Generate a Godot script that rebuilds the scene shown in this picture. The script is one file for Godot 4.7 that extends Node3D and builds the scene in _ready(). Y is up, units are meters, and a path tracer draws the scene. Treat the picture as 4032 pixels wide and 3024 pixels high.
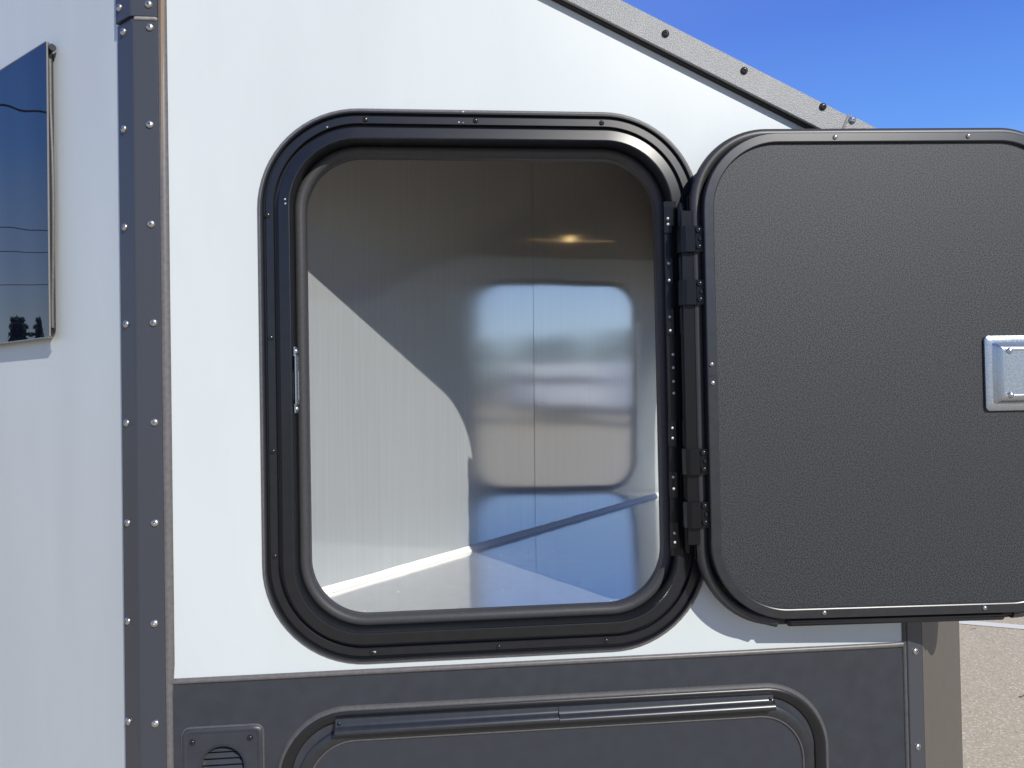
extends Node3D

# ------------------------------------------------------------------ mesh helpers
class Shape:
	var st := SurfaceTool.new()
	func _init() -> void:
		st.begin(Mesh.PRIMITIVE_TRIANGLES)
	func v(p: Vector3, g: int, uv := Vector2.ZERO) -> void:
		st.set_smooth_group(g if g >= 0 else -1)
		st.set_uv(uv)
		st.add_vertex(p)
	# corners counter-clockwise as seen from outside
	func tri(a: Vector3, b: Vector3, c: Vector3, g := -1) -> void:
		v(a, g); v(c, g); v(b, g)
	func quad(a: Vector3, b: Vector3, c: Vector3, d: Vector3, g := -1) -> void:
		tri(a, b, c, g); tri(a, c, d, g)
	func quad_uv(a: Vector3, b: Vector3, c: Vector3, d: Vector3, ua: Vector2, ub: Vector2, uc: Vector2, ud: Vector2, g := -1) -> void:
		v(a, g, ua); v(c, g, uc); v(b, g, ub); v(a, g, ua); v(d, g, ud); v(c, g, uc)
	func loft(rings: Array, groups: Array = [], closed := true) -> void:
		for i in rings.size() - 1:
			var a: PackedVector3Array = rings[i]
			var b: PackedVector3Array = rings[i + 1]
			var g: int = groups[i] if i < groups.size() else (groups[-1] if groups.size() else -1)
			var n := a.size()
			for j in (n if closed else n - 1):
				var k := (j + 1) % n
				quad(a[j], a[k], b[k], b[j], g)
	func cap(ring: PackedVector3Array, flip := false, g := -1) -> void:
		var c := Vector3.ZERO
		for p in ring: c += p
		c /= ring.size()
		for j in ring.size():
			var k := (j + 1) % ring.size()
			if flip: tri(c, ring[k], ring[j], g)
			else: tri(c, ring[j], ring[k], g)
	# flat polygon (counter-clockwise seen from +z), may be concave
	func face(pts: PackedVector2Array, z: float, flip := false) -> void:
		var idx := Geometry2D.triangulate_polygon(pts)
		for i in range(0, idx.size(), 3):
			var a := pts[idx[i]]; var b := pts[idx[i + 1]]; var c := pts[idx[i + 2]]
			if ((b - a).cross(c - a) < 0.0) != flip:
				var t := b; b = c; c = t
			tri(Vector3(a.x, a.y, z), Vector3(b.x, b.y, z), Vector3(c.x, c.y, z))
	func prism(pts: PackedVector2Array, z0: float, z1: float) -> void:
		face(pts, z1); face(pts, z0, true)
		for j in pts.size():
			var p := pts[j]; var q := pts[(j + 1) % pts.size()]
			quad(Vector3(p.x, p.y, z0), Vector3(q.x, q.y, z0), Vector3(q.x, q.y, z1), Vector3(p.x, p.y, z1))
	# box with chamfered edges
	func box(c: Vector3, s: Vector3, b := 0.0) -> void:
		var h := s * 0.5
		if b <= 0.0:
			prism_at(c, h)
			return
		b = minf(b, minf(h.x, minf(h.y, h.z)) * 0.9)
		var r0 := oct(c, h.x - b, h.y - b, b, -h.z, -b)
		var r1 := oct(c, h.x, h.y, b, -h.z + b, 0.0)
		var r2 := oct(c, h.x, h.y, b, h.z - b, 0.0)
		var r3 := oct(c, h.x - b, h.y - b, b, h.z, -b)
		loft([r0, r1, r2, r3])
		cap(r0, true); cap(r3)
	func oct(c: Vector3, x: float, y: float, b: float, z: float, _k: float) -> PackedVector3Array:
		var o := PackedVector3Array()
		for p in [Vector2(-x + b, -y), Vector2(x - b, -y), Vector2(x, -y + b), Vector2(x, y - b), Vector2(x - b, y), Vector2(-x + b, y), Vector2(-x, y - b), Vector2(-x, -y + b)]:
			o.append(c + Vector3(p.x, p.y, z))
		return o
	func prism_at(c: Vector3, h: Vector3) -> void:
		var p := PackedVector3Array()
		for z in [-1, 1]:
			for q in [[-1, -1], [1, -1], [1, 1], [-1, 1]]:
				p.append(c + Vector3(q[0] * h.x, q[1] * h.y, z * h.z))
		quad(p[4], p[5], p[6], p[7]); quad(p[1], p[0], p[3], p[2])
		quad(p[0], p[1], p[5], p[4]); quad(p[3], p[7], p[6], p[2])
		quad(p[1], p[2], p[6], p[5]); quad(p[0], p[4], p[7], p[3])
	# lathe about +z: profile of (radius, z)
	func lathe(prof: Array, n: int, groups: Array = [], square_upto := -1) -> void:
		var rings := []
		for i in prof.size():
			var r := PackedVector3Array()
			for j in n:
				var a := TAU * j / n
				var q: float = prof[i].x
				if i <= square_upto:
					q *= 0.82 / maxf(absf(cos(a)), absf(sin(a)))
				r.append(Vector3(cos(a) * q, sin(a) * q, prof[i].y))
			rings.append(r)
		loft(rings, groups)
	# vertical extrusion of an open or closed outline in plan (x, z), outline runs so that outside is on its right going +x
	func upright(pts: Array, y0: float, y1: float, groups: Array = []) -> void:
		for i in pts.size() - 1:
			var a: Vector2 = pts[i]; var b: Vector2 = pts[i + 1]
			var g: int = groups[i] if i < groups.size() else -1
			quad(Vector3(a.x, y0, a.y), Vector3(b.x, y0, b.y), Vector3(b.x, y1, b.y), Vector3(a.x, y1, a.y), g)
	func upright_ends(pts: Array, y0: float, y1: float) -> void:
		var c := Vector2.ZERO
		for p in pts: c += p
		c /= pts.size()
		for i in pts.size():
			var a: Vector2 = pts[i]; var b: Vector2 = pts[(i + 1) % pts.size()]
			tri(Vector3(c.x, y1, c.y), Vector3(a.x, y1, a.y), Vector3(b.x, y1, b.y))
			tri(Vector3(c.x, y0, c.y), Vector3(b.x, y0, b.y), Vector3(a.x, y0, a.y))
	func tube(path: PackedVector3Array, r: float, n := 12, up := Vector3(0, 0, 1), closed := false, flat := 1.0) -> void:
		var rings := []
		for i in path.size():
			var a := path[maxi(i - 1, 0)]; var b := path[mini(i + 1, path.size() - 1)]
			if closed:
				a = path[(i - 1 + path.size()) % path.size()]; b = path[(i + 1) % path.size()]
			var d := (b - a).normalized()
			var s := d.cross(up).normalized()
			var u := s.cross(d)
			var ring := PackedVector3Array()
			for j in n:
				var t := TAU * j / n
				ring.append(path[i] + s * cos(t) * r + u * sin(t) * r * flat)
			rings.append(ring)
		if closed:
			rings.append(rings[0])
			loft(rings, [1])
		else:
			loft(rings, [1])
			cap(rings[0], true); cap(rings[-1])
	func grid(nx: int, ny: int, at: Callable) -> void:
		for i in nx:
			for j in ny:
				var a := Vector2(float(i) / nx, float(j) / ny); var b := Vector2(float(i + 1) / nx, float(j) / ny)
				var c := Vector2(float(i + 1) / nx, float(j + 1) / ny); var d := Vector2(float(i) / nx, float(j + 1) / ny)
				quad_uv(at.call(a), at.call(b), at.call(c), at.call(d), a, b, c, d, 1)
	func mesh() -> ArrayMesh:
		st.generate_normals()
		return st.commit()

func rrect(x0: float, y0: float, x1: float, y1: float, r: float, n := 14) -> PackedVector2Array:
	var o := PackedVector2Array()
	var cs := [[x1 - r, y0 + r, -PI / 2], [x1 - r, y1 - r, 0.0], [x0 + r, y1 - r, PI / 2], [x0 + r, y0 + r, PI]]
	for c in cs:
		for i in n + 1:
			var a: float = c[2] + PI / 2 * i / n
			o.append(Vector2(c[0] + cos(a) * r, c[1] + sin(a) * r))
	return o

func at_z(p: PackedVector2Array, z: float) -> PackedVector3Array:
	var o := PackedVector3Array()
	for q in p: o.append(Vector3(q.x, q.y, z))
	return o

# sweep a profile of (inset, height, smooth group) round a rounded rectangle; each is a rectangle inset by its first number
func ring_sweep(b: Shape, rc: Array, prof: Array, n := 16) -> void:
	var rings := []
	var groups := []
	for p in prof:
		var s: float = p[0]
		rings.append(at_z(rrect(rc[0] + s, rc[1] + s, rc[2] - s, rc[3] - s, maxf(rc[4] - s, 0.004), n), p[1]))
		groups.append(p[2] if p[2] >= 0 else 40 + groups.size())
	b.loft(rings, groups)

# ------------------------------------------------------------------ scene helpers
func tag(o: Node, label: String, category := "", group := "", kind := "") -> Node:
	if label: o.set_meta("label", label)
	if category: o.set_meta("category", category)
	if group: o.set_meta("group", group)
	if kind: o.set_meta("kind", kind)
	return o

func part(called: String, m: Mesh, mat: Material, parent: Node, xf := Transform3D.IDENTITY) -> MeshInstance3D:
	var o := MeshInstance3D.new()
	o.name = called
	o.mesh = m
	o.material_override = mat
	o.transform = xf
	parent.add_child(o, true)
	return o

func node(called: String, parent: Node, at := Vector3.ZERO, turn := Vector3.ZERO) -> Node3D:
	var o := Node3D.new()
	o.name = called
	o.position = at
	o.rotation_degrees = turn
	parent.add_child(o, true)
	return o

func lin(r: float, g: float, b: float) -> Color:
	return Color(r, g, b).linear_to_srgb()

func mat(c: Color, rough := 0.5, metal := 0.0, spec := 0.5) -> StandardMaterial3D:
	var m := StandardMaterial3D.new()
	m.albedo_color = c
	m.roughness = rough
	m.metallic = metal
	m.metallic_specular = spec
	return m

func noise_values(seed_: int, freq: float, w: int, h: int, kind := FastNoiseLite.TYPE_SIMPLEX_SMOOTH, octaves := 3) -> Image:
	var n := FastNoiseLite.new()
	n.seed = seed_
	n.noise_type = kind
	n.frequency = freq
	n.fractal_octaves = octaves
	n.fractal_type = FastNoiseLite.FRACTAL_FBM if octaves > 1 else FastNoiseLite.FRACTAL_NONE
	return n.get_seamless_image(w, h)

# grey tint texture around `mid` (sRGB), spread by `amp`
func tint(img: Image, mid: float, amp: float, pow_ := 1.0) -> ImageTexture:
	var w := img.get_width(); var h := img.get_height()
	var src := img.duplicate() as Image
	src.convert(Image.FORMAT_L8)
	var d := src.get_data()
	var lut := PackedByteArray()
	for i in 256:
		var t := (i / 255.0 - 0.5) * 2.0
		t = signf(t) * pow(absf(t), pow_)
		var v := clampf(mid + amp * t, 0.0, 1.0)
		lut.append(int(Color(v, v, v).linear_to_srgb().r * 255.0))
	for i in d.size(): d[i] = lut[d[i]]
	var o := Image.create_from_data(w, h, false, Image.FORMAT_L8, d)
	o.generate_mipmaps()
	return ImageTexture.create_from_image(o)

func bumps(img: Image, strength: float) -> ImageTexture:
	var o := img.duplicate() as Image
	o.convert(Image.FORMAT_RGBA8)
	o.bump_map_to_normal_map(strength)
	return ImageTexture.create_from_image(o)

func triplanar(m: StandardMaterial3D, metres: float) -> StandardMaterial3D:
	m.uv1_triplanar = true
	m.uv1_scale = Vector3.ONE / metres
	return m

var M := {}
var camper: Node3D
var screw_bright: Mesh
var screw_dark_small: Mesh
var screw_roof: Mesh

func screw_mesh(r: float, h: float, rec: float) -> Mesh:
	var b := Shape.new()
	b.lathe([Vector2(0.0001, h - rec * 1.7), Vector2(rec, h - rec * 1.7), Vector2(rec, h), Vector2(r * 0.62, h * 0.9), Vector2(r * 0.86, h * 0.66), Vector2(r * 0.97, h * 0.38), Vector2(r, h * 0.15), Vector2(r, -0.0006)].map(func(p): return p), 20, [-1, -1, 1, 1, 1, 1, -1], 2)
	return b.mesh()

func screws(parent: Node, m: Mesh, mt: Material, spots: Array, called := "screw", seed_ := 1) -> void:
	var rng := RandomNumberGenerator.new()
	rng.seed = seed_
	for p in spots:
		var tilt := Basis.from_euler(Vector3(rng.randf_range(-.11, .11), rng.randf_range(-.11, .11), rng.randf_range(0, TAU)))
		part(called, m, mt, parent, Transform3D(tilt, p))

# exposed aggregate: stones of many tones set in a tan binder
func aggregate() -> ImageTexture:
	var n := 1024
	var d := PackedByteArray(); d.resize(n * n * 3)
	var rng := RandomNumberGenerator.new(); rng.seed = 77
	for i in n * n:
		var v := .84 + rng.randf_range(-.06, .06)
		d[i * 3] = int(v * 255); d[i * 3 + 1] = int(v * 250); d[i * 3 + 2] = int(v * 240)
	for k in 42000:
		var cx := rng.randi_range(0, n - 1); var cy := rng.randi_range(0, n - 1)
		var r := rng.randf_range(.9, 2.8)
		var v := clampf(.89 + rng.randfn(0, .085), .4, 1.0)
		var w := rng.randf_range(-.05, .05)
		var e := rng.randf_range(.6, 1.4)
		var R := int(clampf(v + w, 0, 1) * 255); var G := int(v * 255); var B := int(clampf(v - w, 0, 1) * 255)
		var q := int(ceil(r * 1.4))
		for y in range(-q, q + 1):
			for x in range(-q, q + 1):
				if x * x * e + y * y / e > r * r: continue
				var p := (((cy + y + n) % n) * n + (cx + x + n) % n) * 3
				d[p] = R; d[p + 1] = G; d[p + 2] = B
	var o := Image.create_from_data(n, n, false, Image.FORMAT_RGB8, d)
	o.generate_mipmaps()
	return ImageTexture.create_from_image(o)

func make_materials() -> void:
	var fine := noise_values(3, 0.16, 512, 512, FastNoiseLite.TYPE_SIMPLEX_SMOOTH, 2)
	var mid := noise_values(5, 0.03, 512, 512, FastNoiseLite.TYPE_SIMPLEX_SMOOTH, 4)
	var broad := noise_values(8, 0.008, 256, 256, FastNoiseLite.TYPE_SIMPLEX_SMOOTH, 4)
	var streak := noise_values(11, 0.09, 1024, 128, FastNoiseLite.TYPE_SIMPLEX_SMOOTH, 4)
	var fine_n := bumps(fine, 3.0)
	# smooth off-white fibreglass skin
	M.white = triplanar(mat(lin(.542, .583, .578), .38, 0, .45), 1.3)
	M.white.uv1_scale = Vector3(2.2, .5, 2.2)
	M.white.albedo_texture = tint(broad, .97, .038)
	# charcoal textured powder coat
	M.trim = triplanar(mat(lin(.045, .050, .061), .45, 0, .5), .09)
	M.trim.albedo_texture = tint(fine, .88, .22)
	M.trim.normal_enabled = true
	M.trim.normal_texture = fine_n
	M.trim.normal_scale = .2
	# pale grey, coarse textured roof edge
	M.roof = triplanar(mat(lin(.31, .315, .31), .5, 0, .5), .17)
	M.roof.albedo_texture = tint(fine, .84, .30)
	M.roof.normal_enabled = true
	M.roof.normal_texture = fine_n
	M.roof.normal_scale = .5
	# belt panel and lower door skin
	M.belt = triplanar(mat(lin(.030, .0345, .043), .42, 0, .5), .45)
	M.belt.albedo_texture = tint(mid, .92, .14)
	M.belt_door = triplanar(mat(lin(.032, .036, .046), .32, 0, .5), .4)
	M.belt_door.albedo_texture = tint(mid, .95, .08)
	# grained black door liner
	# one print of grain large enough for the whole liner, so that it never repeats
	var gn := FastNoiseLite.new()
	gn.seed = 31
	gn.noise_type = FastNoiseLite.TYPE_SIMPLEX
	gn.frequency = .145
	gn.fractal_octaves = 2
	var grain := gn.get_image(2048, 2048)
	M.liner = triplanar(mat(lin(.041, .0445, .050), .58, 0, .5), .62)
	M.liner.uv1_offset = Vector3(.05, .37, 0)
	M.liner.albedo_texture = tint(grain, .70, 2.0)
	M.black = triplanar(mat(lin(.010, .011, .014), .33, 0, .5), .3)
	M.black.albedo_texture = tint(mid, .9, .2)
	M.black_satin = mat(lin(.020, .021, .023), .36, 0, .5)
	M.hinge = mat(lin(.007, .0075, .0085), .24, 0, .35)
	M.ring = triplanar(mat(lin(.021, .023, .027), .32, 0, .55), .25)
	M.ring.albedo_texture = tint(mid, .9, .2)
	M.rubber = triplanar(mat(lin(.055, .055, .058), .5, 0, .35), .10)
	M.rubber.albedo_texture = tint(mid, .9, .14)
	M.rubber_black = mat(lin(.012, .012, .014), .5, 0, .4)
	M.rubber_brown = triplanar(mat(lin(.036, .0355, .0355), .42, 0, .5), .10)
	M.rubber_brown.albedo_texture = tint(mid, .9, .14)
	M.sealant = triplanar(mat(lin(.130, .122, .120), .40, 0, .5), .12)
	M.sealant.albedo_texture = tint(mid, .88, .20)
	M.sealant_pale = triplanar(mat(lin(.30, .29, .28), .6, 0, .35), .12)
	M.sealant_pale.albedo_texture = tint(mid, .88, .20)
	M.sealant_dark = triplanar(mat(lin(.085, .083, .082), .55, 0, .4), .12)
	M.sealant_dark.albedo_texture = tint(mid, .88, .20)
	M.steel = mat(lin(.46, .45, .43), .33, .92)
	M.steel_dark = mat(lin(.045, .045, .045), .35, .6)
	M.screw_black = mat(lin(.020, .020, .022), .24, .2)
	M.galv = triplanar(mat(lin(.47, .51, .55), .30, .88), .05)
	M.galv.albedo_texture = tint(mid, .9, .16)
	M.galv.roughness_texture = tint(mid, .8, .35)
	M.rivet = mat(lin(.50, .50, .49), .4, .4)
	# brushed aluminium: grain runs upright, so it blurs sideways
	M.alu = mat(lin(.81, .855, .87), .11, .66)
	M.alu.albedo_texture = tint(streak, .95, .06)
	M.alu.uv1_scale = Vector3(2, .2, 1)
	M.alu.anisotropy_enabled = true
	M.alu.anisotropy = .72
	M.alu_floor = triplanar(mat(lin(.77, .775, .775), .12, .76), .5)
	M.alu_floor.albedo_texture = tint(mid, .95, .06)
	M.bead = triplanar(mat(lin(.80, .775, .74), .5), .1)
	M.bead.albedo_texture = tint(mid, .95, .06)
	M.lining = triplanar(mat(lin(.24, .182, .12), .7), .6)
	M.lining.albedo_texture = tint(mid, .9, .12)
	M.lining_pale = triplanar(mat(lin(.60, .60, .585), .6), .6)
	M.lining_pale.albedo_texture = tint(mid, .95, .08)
	M.taupe = triplanar(mat(lin(.092, .083, .070), .5, 0, .35), .6)
	M.taupe.albedo_texture = tint(mid, .96, .06)
	M.glass = mat(lin(.003, .005, .012), .015, 0, .62)
	M.edge = mat(lin(.17, .17, .17), .4)
	# exposed-aggregate pavement
	var stones := noise_values(21, 0.11, 1024, 1024, FastNoiseLite.TYPE_CELLULAR, 1)
	M.ground = triplanar(mat(lin(.70, .60, .425), .9, 0, .3), 2.0)
	M.ground.uv1_world_triplanar = true
	var sp := noise_values(22, 0.13, 1024, 1024, FastNoiseLite.TYPE_SIMPLEX, 3)
	M.ground.albedo_texture = aggregate()
	M.ground.normal_enabled = false
	M.ground.normal_texture = bumps(stones, 4.0)
	M.ground.normal_scale = .8
	M.paint = triplanar(mat(lin(.88, .83, .68), .7), .35)
	M.paint.uv1_world_triplanar = true
	M.paint.albedo_texture = tint(sp, .86, .40)

# clear midday sky: pale at the horizon, deep blue above, a soft brightening round the sun
func clear_sky(towards_sun: Vector3) -> ImageTexture:
	var w := 512; var h := 256
	var stops := [[-90, .33, .29, .25], [-1, .40, .37, .33], [0, .80, .90, .97], [4, .58, .76, .97], [9, .37, .56, .93], [17, .120, .335, .90], [25, .064, .195, .735], [38, .055, .145, .54], [60, .060, .135, .44], [90, .058, .128, .41]]
	var im := Image.create(w, h, false, Image.FORMAT_RGBF)
	for j in h:
		var el := 90.0 - (j + .5) / h * 180.0
		var c := Color(stops[-1][1], stops[-1][2], stops[-1][3])
		for k in stops.size() - 1:
			if el >= stops[k][0] and el < stops[k + 1][0]:
				var t: float = (el - stops[k][0]) / (stops[k + 1][0] - stops[k][0])
				c = Color(lerpf(stops[k][1], stops[k + 1][1], t), lerpf(stops[k][2], stops[k + 1][2], t), lerpf(stops[k][3], stops[k + 1][3], t))
		var e := deg_to_rad(el)
		for i in w:
			var o := c
			if el > 0.0:
				var az := ((i + .5) / w - .5) * TAU
				var d := Vector3(sin(az) * cos(e), sin(e), -cos(az) * cos(e))
				var q := acos(clampf(d.dot(towards_sun), -1, 1))
				var g := .55 * exp(-q / .16) + .16 * exp(-q / .55)
				o = Color(c.r + g * .95, c.g + g * .97, c.b + g)
			im.set_pixel(i, j, o)
	return ImageTexture.create_from_image(im)

# ------------------------------------------------------------------ main
func _ready() -> void:
	# camera
	var cam := Camera3D.new()
	cam.name = "camera"
	cam.position = Vector3(0, 1.6, .88)
	cam.rotation_degrees = Vector3(.828, -5.042, -1.073)
	cam.fov = 54.83
	cam.near = .02
	cam.far = 900
	add_child(cam)
	cam.current = true
	# sky and exposure
	var env := Environment.new()
	env.background_mode = Environment.BG_SKY
	var sk := PanoramaSkyMaterial.new()
	sk.panorama = clear_sky(Vector3(.53, .78, 1.0).normalized())
	var sky := Sky.new()
	sky.sky_material = sk
	env.sky = sky
	env.tonemap_mode = Environment.TONE_MAPPER_LINEAR
	env.tonemap_exposure = 1.0
	env.sdfgi_enabled = true
	env.ssao_enabled = true
	env.ssil_enabled = true
	var we := WorldEnvironment.new()
	we.name = "world_environment"
	we.environment = env
	add_child(we)
	# sun, high to the right behind the camera
	var sun := DirectionalLight3D.new()
	sun.name = "sun"
	sun.light_energy = 1.5
	sun.light_color = Color(1, .982, .945)
	sun.light_angular_distance = .53
	sun.shadow_enabled = true
	add_child(sun)
	sun.look_at_from_position(Vector3(.53, .78, 1.0), Vector3.ZERO, Vector3.UP)

	make_materials()
	screw_bright = screw_mesh(.0044, .0029, .0014)
	screw_dark_small = screw_mesh(.0032, .0024, .0009)
	screw_roof = screw_mesh(.0046, .0034, .0013)
	build_ground()
	camper = node("camper", self)
	tag(camper, "white camper with charcoal riveted corner trim and an open storage hatch", "camper")
	build_walls()
	build_corner_trim()
	build_window_face()
	build_roof_trim()
	build_right_corner()
	build_hatch_frame()
	build_compartment()
	build_hinge()
	build_door()
	build_lower_hatch()
	build_vent()
	build_behind()

func build_ground() -> void:
	var b := Shape.new()
	b.quad(Vector3(-400, 0, 400), Vector3(400, 0, 400), Vector3(400, 0, -400), Vector3(-400, 0, -400))
	tag(part("ground", b.mesh(), M.ground, self), "pale tan aggregate pavement behind and around the camper", "", "", "structure")
	# worn white bay line
	var p := Shape.new()
	var a0 := Vector3(3.4362, .004, -3.8286); var a1 := Vector3(3.7325, .004, -3.6764)
	var d := (a1 - a0).normalized()
	var s := d.cross(Vector3.UP).normalized() * -.098
	var q0 := a0 - d * 2.6; var q1 := a1 + d * 3.0
	p.quad(q0, q1, q1 - s, q0 - s) if s.z > 0 else p.quad(q0, q1, q1 + s, q0 + s)
	tag(part("painted_line", p.mesh(), M.paint, self), "worn white painted bay line across the tan pavement", "", "", "structure")
	# dry leaves
	var leaf_mat := mat(lin(.22, .075, .045), .7)
	var spots := [[3.40, -3.712, .022, "thin red brown leaf lying just in front of the white line"], [2.90, -2.686, .030, "curled reddish leaf on the pavement at the right edge"], [2.452, -2.324, .006, "tiny dark fleck on the pavement beside the taupe wall"]]
	for i in spots.size():
		var lf := Shape.new()
		var L: float = spots[i][2]
		var n := 8
		for k in n:
			var t0 := float(k) / n; var t1 := float(k + 1) / n
			var w0 := sin(PI * t0) * L * .28; var w1 := sin(PI * t1) * L * .28
			var y0 := .004 + .006 * t0 * t0; var y1 := .004 + .006 * t1 * t1
			for sg in [1, -1]:
				var A := Vector3(L * t0, y0, 0); var B := Vector3(L * t1, y1, 0)
				var C := Vector3(L * t1, y1 + .003, sg * -w1); var D := Vector3(L * t0, y0 + .003, sg * -w0)
				if sg > 0: lf.quad(A, B, C, D)
				else: lf.quad(D, C, B, A)
		var o := part("fallen_leaf", lf.mesh(), leaf_mat, self, Transform3D(Basis(Vector3.UP, .4 * i - .3), Vector3(spots[i][0], .004, spots[i][1])))
		tag(o, spots[i][3], "leaf")

const SLOPE := .4814
func roof_y(x: float) -> float:
	return 2.0762 - SLOPE * (x - .1385)

func build_walls() -> void:
	# white side panel with the hatch opening, split at the middle of the opening; 20 mm thick
	var hole := rrect(-.2145 + .012, 1.2905 + .012, .312 - .012, 1.9395 - .012, .106, 18)
	var mx := .049
	var lo := 1.2780
	var left := PackedVector2Array([Vector2(-.345, lo), Vector2(mx, lo)])
	var right := PackedVector2Array([Vector2(mx, lo), Vector2(.566, lo), Vector2(.566, roof_y(.566)), Vector2(mx, roof_y(mx)), ])
	var ys := [1.3025, 1.9275]
	# hole points run counter-clockwise from bottom right
	var lp := PackedVector2Array(); var rp := PackedVector2Array()
	for q in hole:
		if q.x > mx: rp.append(q)
		else: lp.append(q)
	# left: bottom middle -> hole bottom, up its left side, to hole top, then outside
	left.append(Vector2(mx, ys[0]))
	for i in range(lp.size() - 1, -1, -1): left.append(lp[i])
	left.append(Vector2(mx, ys[1]))
	left.append(Vector2(mx, roof_y(mx)))
	left.append(Vector2(-.345, roof_y(-.345)))
	right.append(Vector2(mx, ys[1]))
	for i in range(rp.size() - 1, -1, -1): right.append(rp[i])
	right.append(Vector2(mx, ys[0]))
	var b := Shape.new()
	b.prism(left, -.02, 0)
	b.prism(right, -.02, 0)
	part("side_wall", b.mesh(), M.white, camper)
	# charcoal lower panel
	var c := Shape.new()
	# panel with a round hole behind the vent: right part, then the strip round the hole in two halves
	c.box(Vector3(.19, .79, -.0095), Vector3(.75, .976, .02), 0)
	c.box(Vector3(-.2649, .69, -.0095), Vector3(.1602, .776, .02), 0)
	c.box(Vector3(-.2649, 1.2485, -.0095), Vector3(.1602, .059, .02), 0)
	c.box(Vector3(-.3175, 1.1485, -.0095), Vector3(.055, .141, .02), 0)
	c.box(Vector3(-.2085, 1.1485, -.0095), Vector3(.047, .141, .02), 0)
	part("belt_panel", c.mesh(), M.belt, camper)
	# grey sealing strip between them
	var s := Shape.new()
	var xs := []
	for i in 45: xs.append(-.3165 + .8755 * i / 44.0)
	var rng := RandomNumberGenerator.new(); rng.seed = 4
	var rings := []
	for x in xs:
		var j := rng.randf_range(-.0001, .0001)
		rings.append(PackedVector3Array([Vector3(x, 1.2773 + j, -.001), Vector3(x, 1.2776 + j, .0022), Vector3(x, 1.2800, .0034), Vector3(x, 1.2832 + j * .5, .0024), Vector3(x, 1.2838 + j * .5, -.001)]))
	for i in rings.size() - 1:
		for k in 4:
			s.quad(rings[i][k], rings[i + 1][k], rings[i + 1][k + 1], rings[i][k + 1], 1)
	part("sealing_strip", s.mesh(), M.sealant, camper)
	# roof sheet over the nose: one sloping plane through this roof edge and its twin on the far side
	var r := Shape.new()
	var x0 := -.345; var x1 := .602
	var f0 := across(x0, -.004); var f1 := across(x1, -.004)
	r.quad(Vector3(x0, roof_y(x0), -.004), Vector3(x1, roof_y(x1), -.004), Vector3(f1.x, roof_y(x1), f1.z), Vector3(f0.x, roof_y(x0), f0.z))
	part("roof_sheet", r.mesh(), M.white, camper)

func build_corner_trim() -> void:
	var c40 := Vector2(-.766, -.643); var n40 := Vector2(-.643, .766)
	var corner := Vector2(-.3505, 0.0)
	var specs := [[.25, 2.0385, .0045, .0305], [2.0410, 2.45, .0068, .0300]]
	for k in specs.size():
		var t: float = specs[k][2]
		var w: float = specs[k][3]
		# outside outline from the left flange end round the crease to the main wall
		var cr := corner + Vector2(-t * .36, t)          # where the two outer faces meet
		var pts := [corner + c40 * w + n40 * -.0005, corner + c40 * w + n40 * (t - .001), corner + c40 * (w - .0012) + n40 * t]
		pts.append(cr + c40 * .0022)
		pts.append(cr + c40 * .0008 + Vector2(-.0001, -.0001))
		pts.append(cr + Vector2(.0008, -.0001))
		pts.append(cr + Vector2(.0022, 0))
		pts.append(Vector2(-.3247, t))
		pts.append(Vector2(-.3237, t - .001))
		pts.append(Vector2(-.3237, -.001))
		var b := Shape.new()
		b.upright(pts, specs[k][0], specs[k][1], [-1, -1, -1, 2, 2, 2, -1, -1, -1])
		b.upright_ends(pts, specs[k][0], specs[k][1])
		var o := part("corner_trim" if k == 0 else "corner_trim_cap", b.mesh(), M.trim, camper)
		var ry: Array = [2.029, 1.9168, 1.8025, 1.6897, 1.5762, 1.4621, 1.3486, 1.2359] if k == 0 else [2.0542]
		var ly: Array = [2.0284, 1.9155, 1.8017, 1.6897, 1.5761, 1.4612, 1.3485, 1.2339] if k == 0 else [2.0567]
		var sp := []
		var xr := [-.3318, -.3331, -.3329, -.3316, -.3318, -.3326, -.3344, -.3347]
		for i in ry.size(): sp.append(Vector3(xr[i] if k == 0 else -.3321, ry[i], t))
		screws(o, screw_bright, M.steel, sp, "screw", 3 + k)
		var wl := [.0157, .0169, .0173, .0167, .0181, .0185, .0205, .0215]
		var rng := RandomNumberGenerator.new(); rng.seed = 70 + k
		for i in ly.size():
			var q: Vector2 = corner + c40 * (wl[i] if k == 0 else .0195) + n40 * t
			var bs := Basis(Vector3.UP, deg_to_rad(-40)) * Basis.from_euler(Vector3(rng.randf_range(-.08, .08), rng.randf_range(-.08, .08), rng.randf() * TAU))
			part("screw", screw_bright, M.steel, o, Transform3D(bs, Vector3(q.x, ly[i], q.y)))
	# putty squeezed out under the cap
	var pu := Shape.new()
	pu.box(Vector3(-.3365, 2.0390, .0040), Vector3(.0255, .0046, .0050), .0012)
	part("putty", pu.mesh(), M.sealant_pale, camper)
	# grey sealing bead along the right side of the trim, slightly wavy
	var s := Shape.new()
	var rng2 := RandomNumberGenerator.new(); rng2.seed = 9
	var rings := []
	for i in 61:
		var y := .25 + 2.1 * i / 60.0
		var j := rng2.randf_range(-.00012, .00012)
		var e := -.3150 if y > 1.2805 else -.3172
		rings.append(PackedVector3Array([Vector3(-.3245, y, .0015), Vector3(-.3228, y, .0040 + j), Vector3(-.3190 + j * .4, y, .0031), Vector3(e + .0004 + j * .5, y, .0012), Vector3(e + .0006 + j * .5, y, -.001)]))
	for i in rings.size() - 1:
		for k in 4:
			s.quad(rings[i][k], rings[i][k + 1], rings[i + 1][k + 1], rings[i + 1][k], 1)
	part("sealing_bead", s.mesh(), M.sealant, camper)

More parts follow.
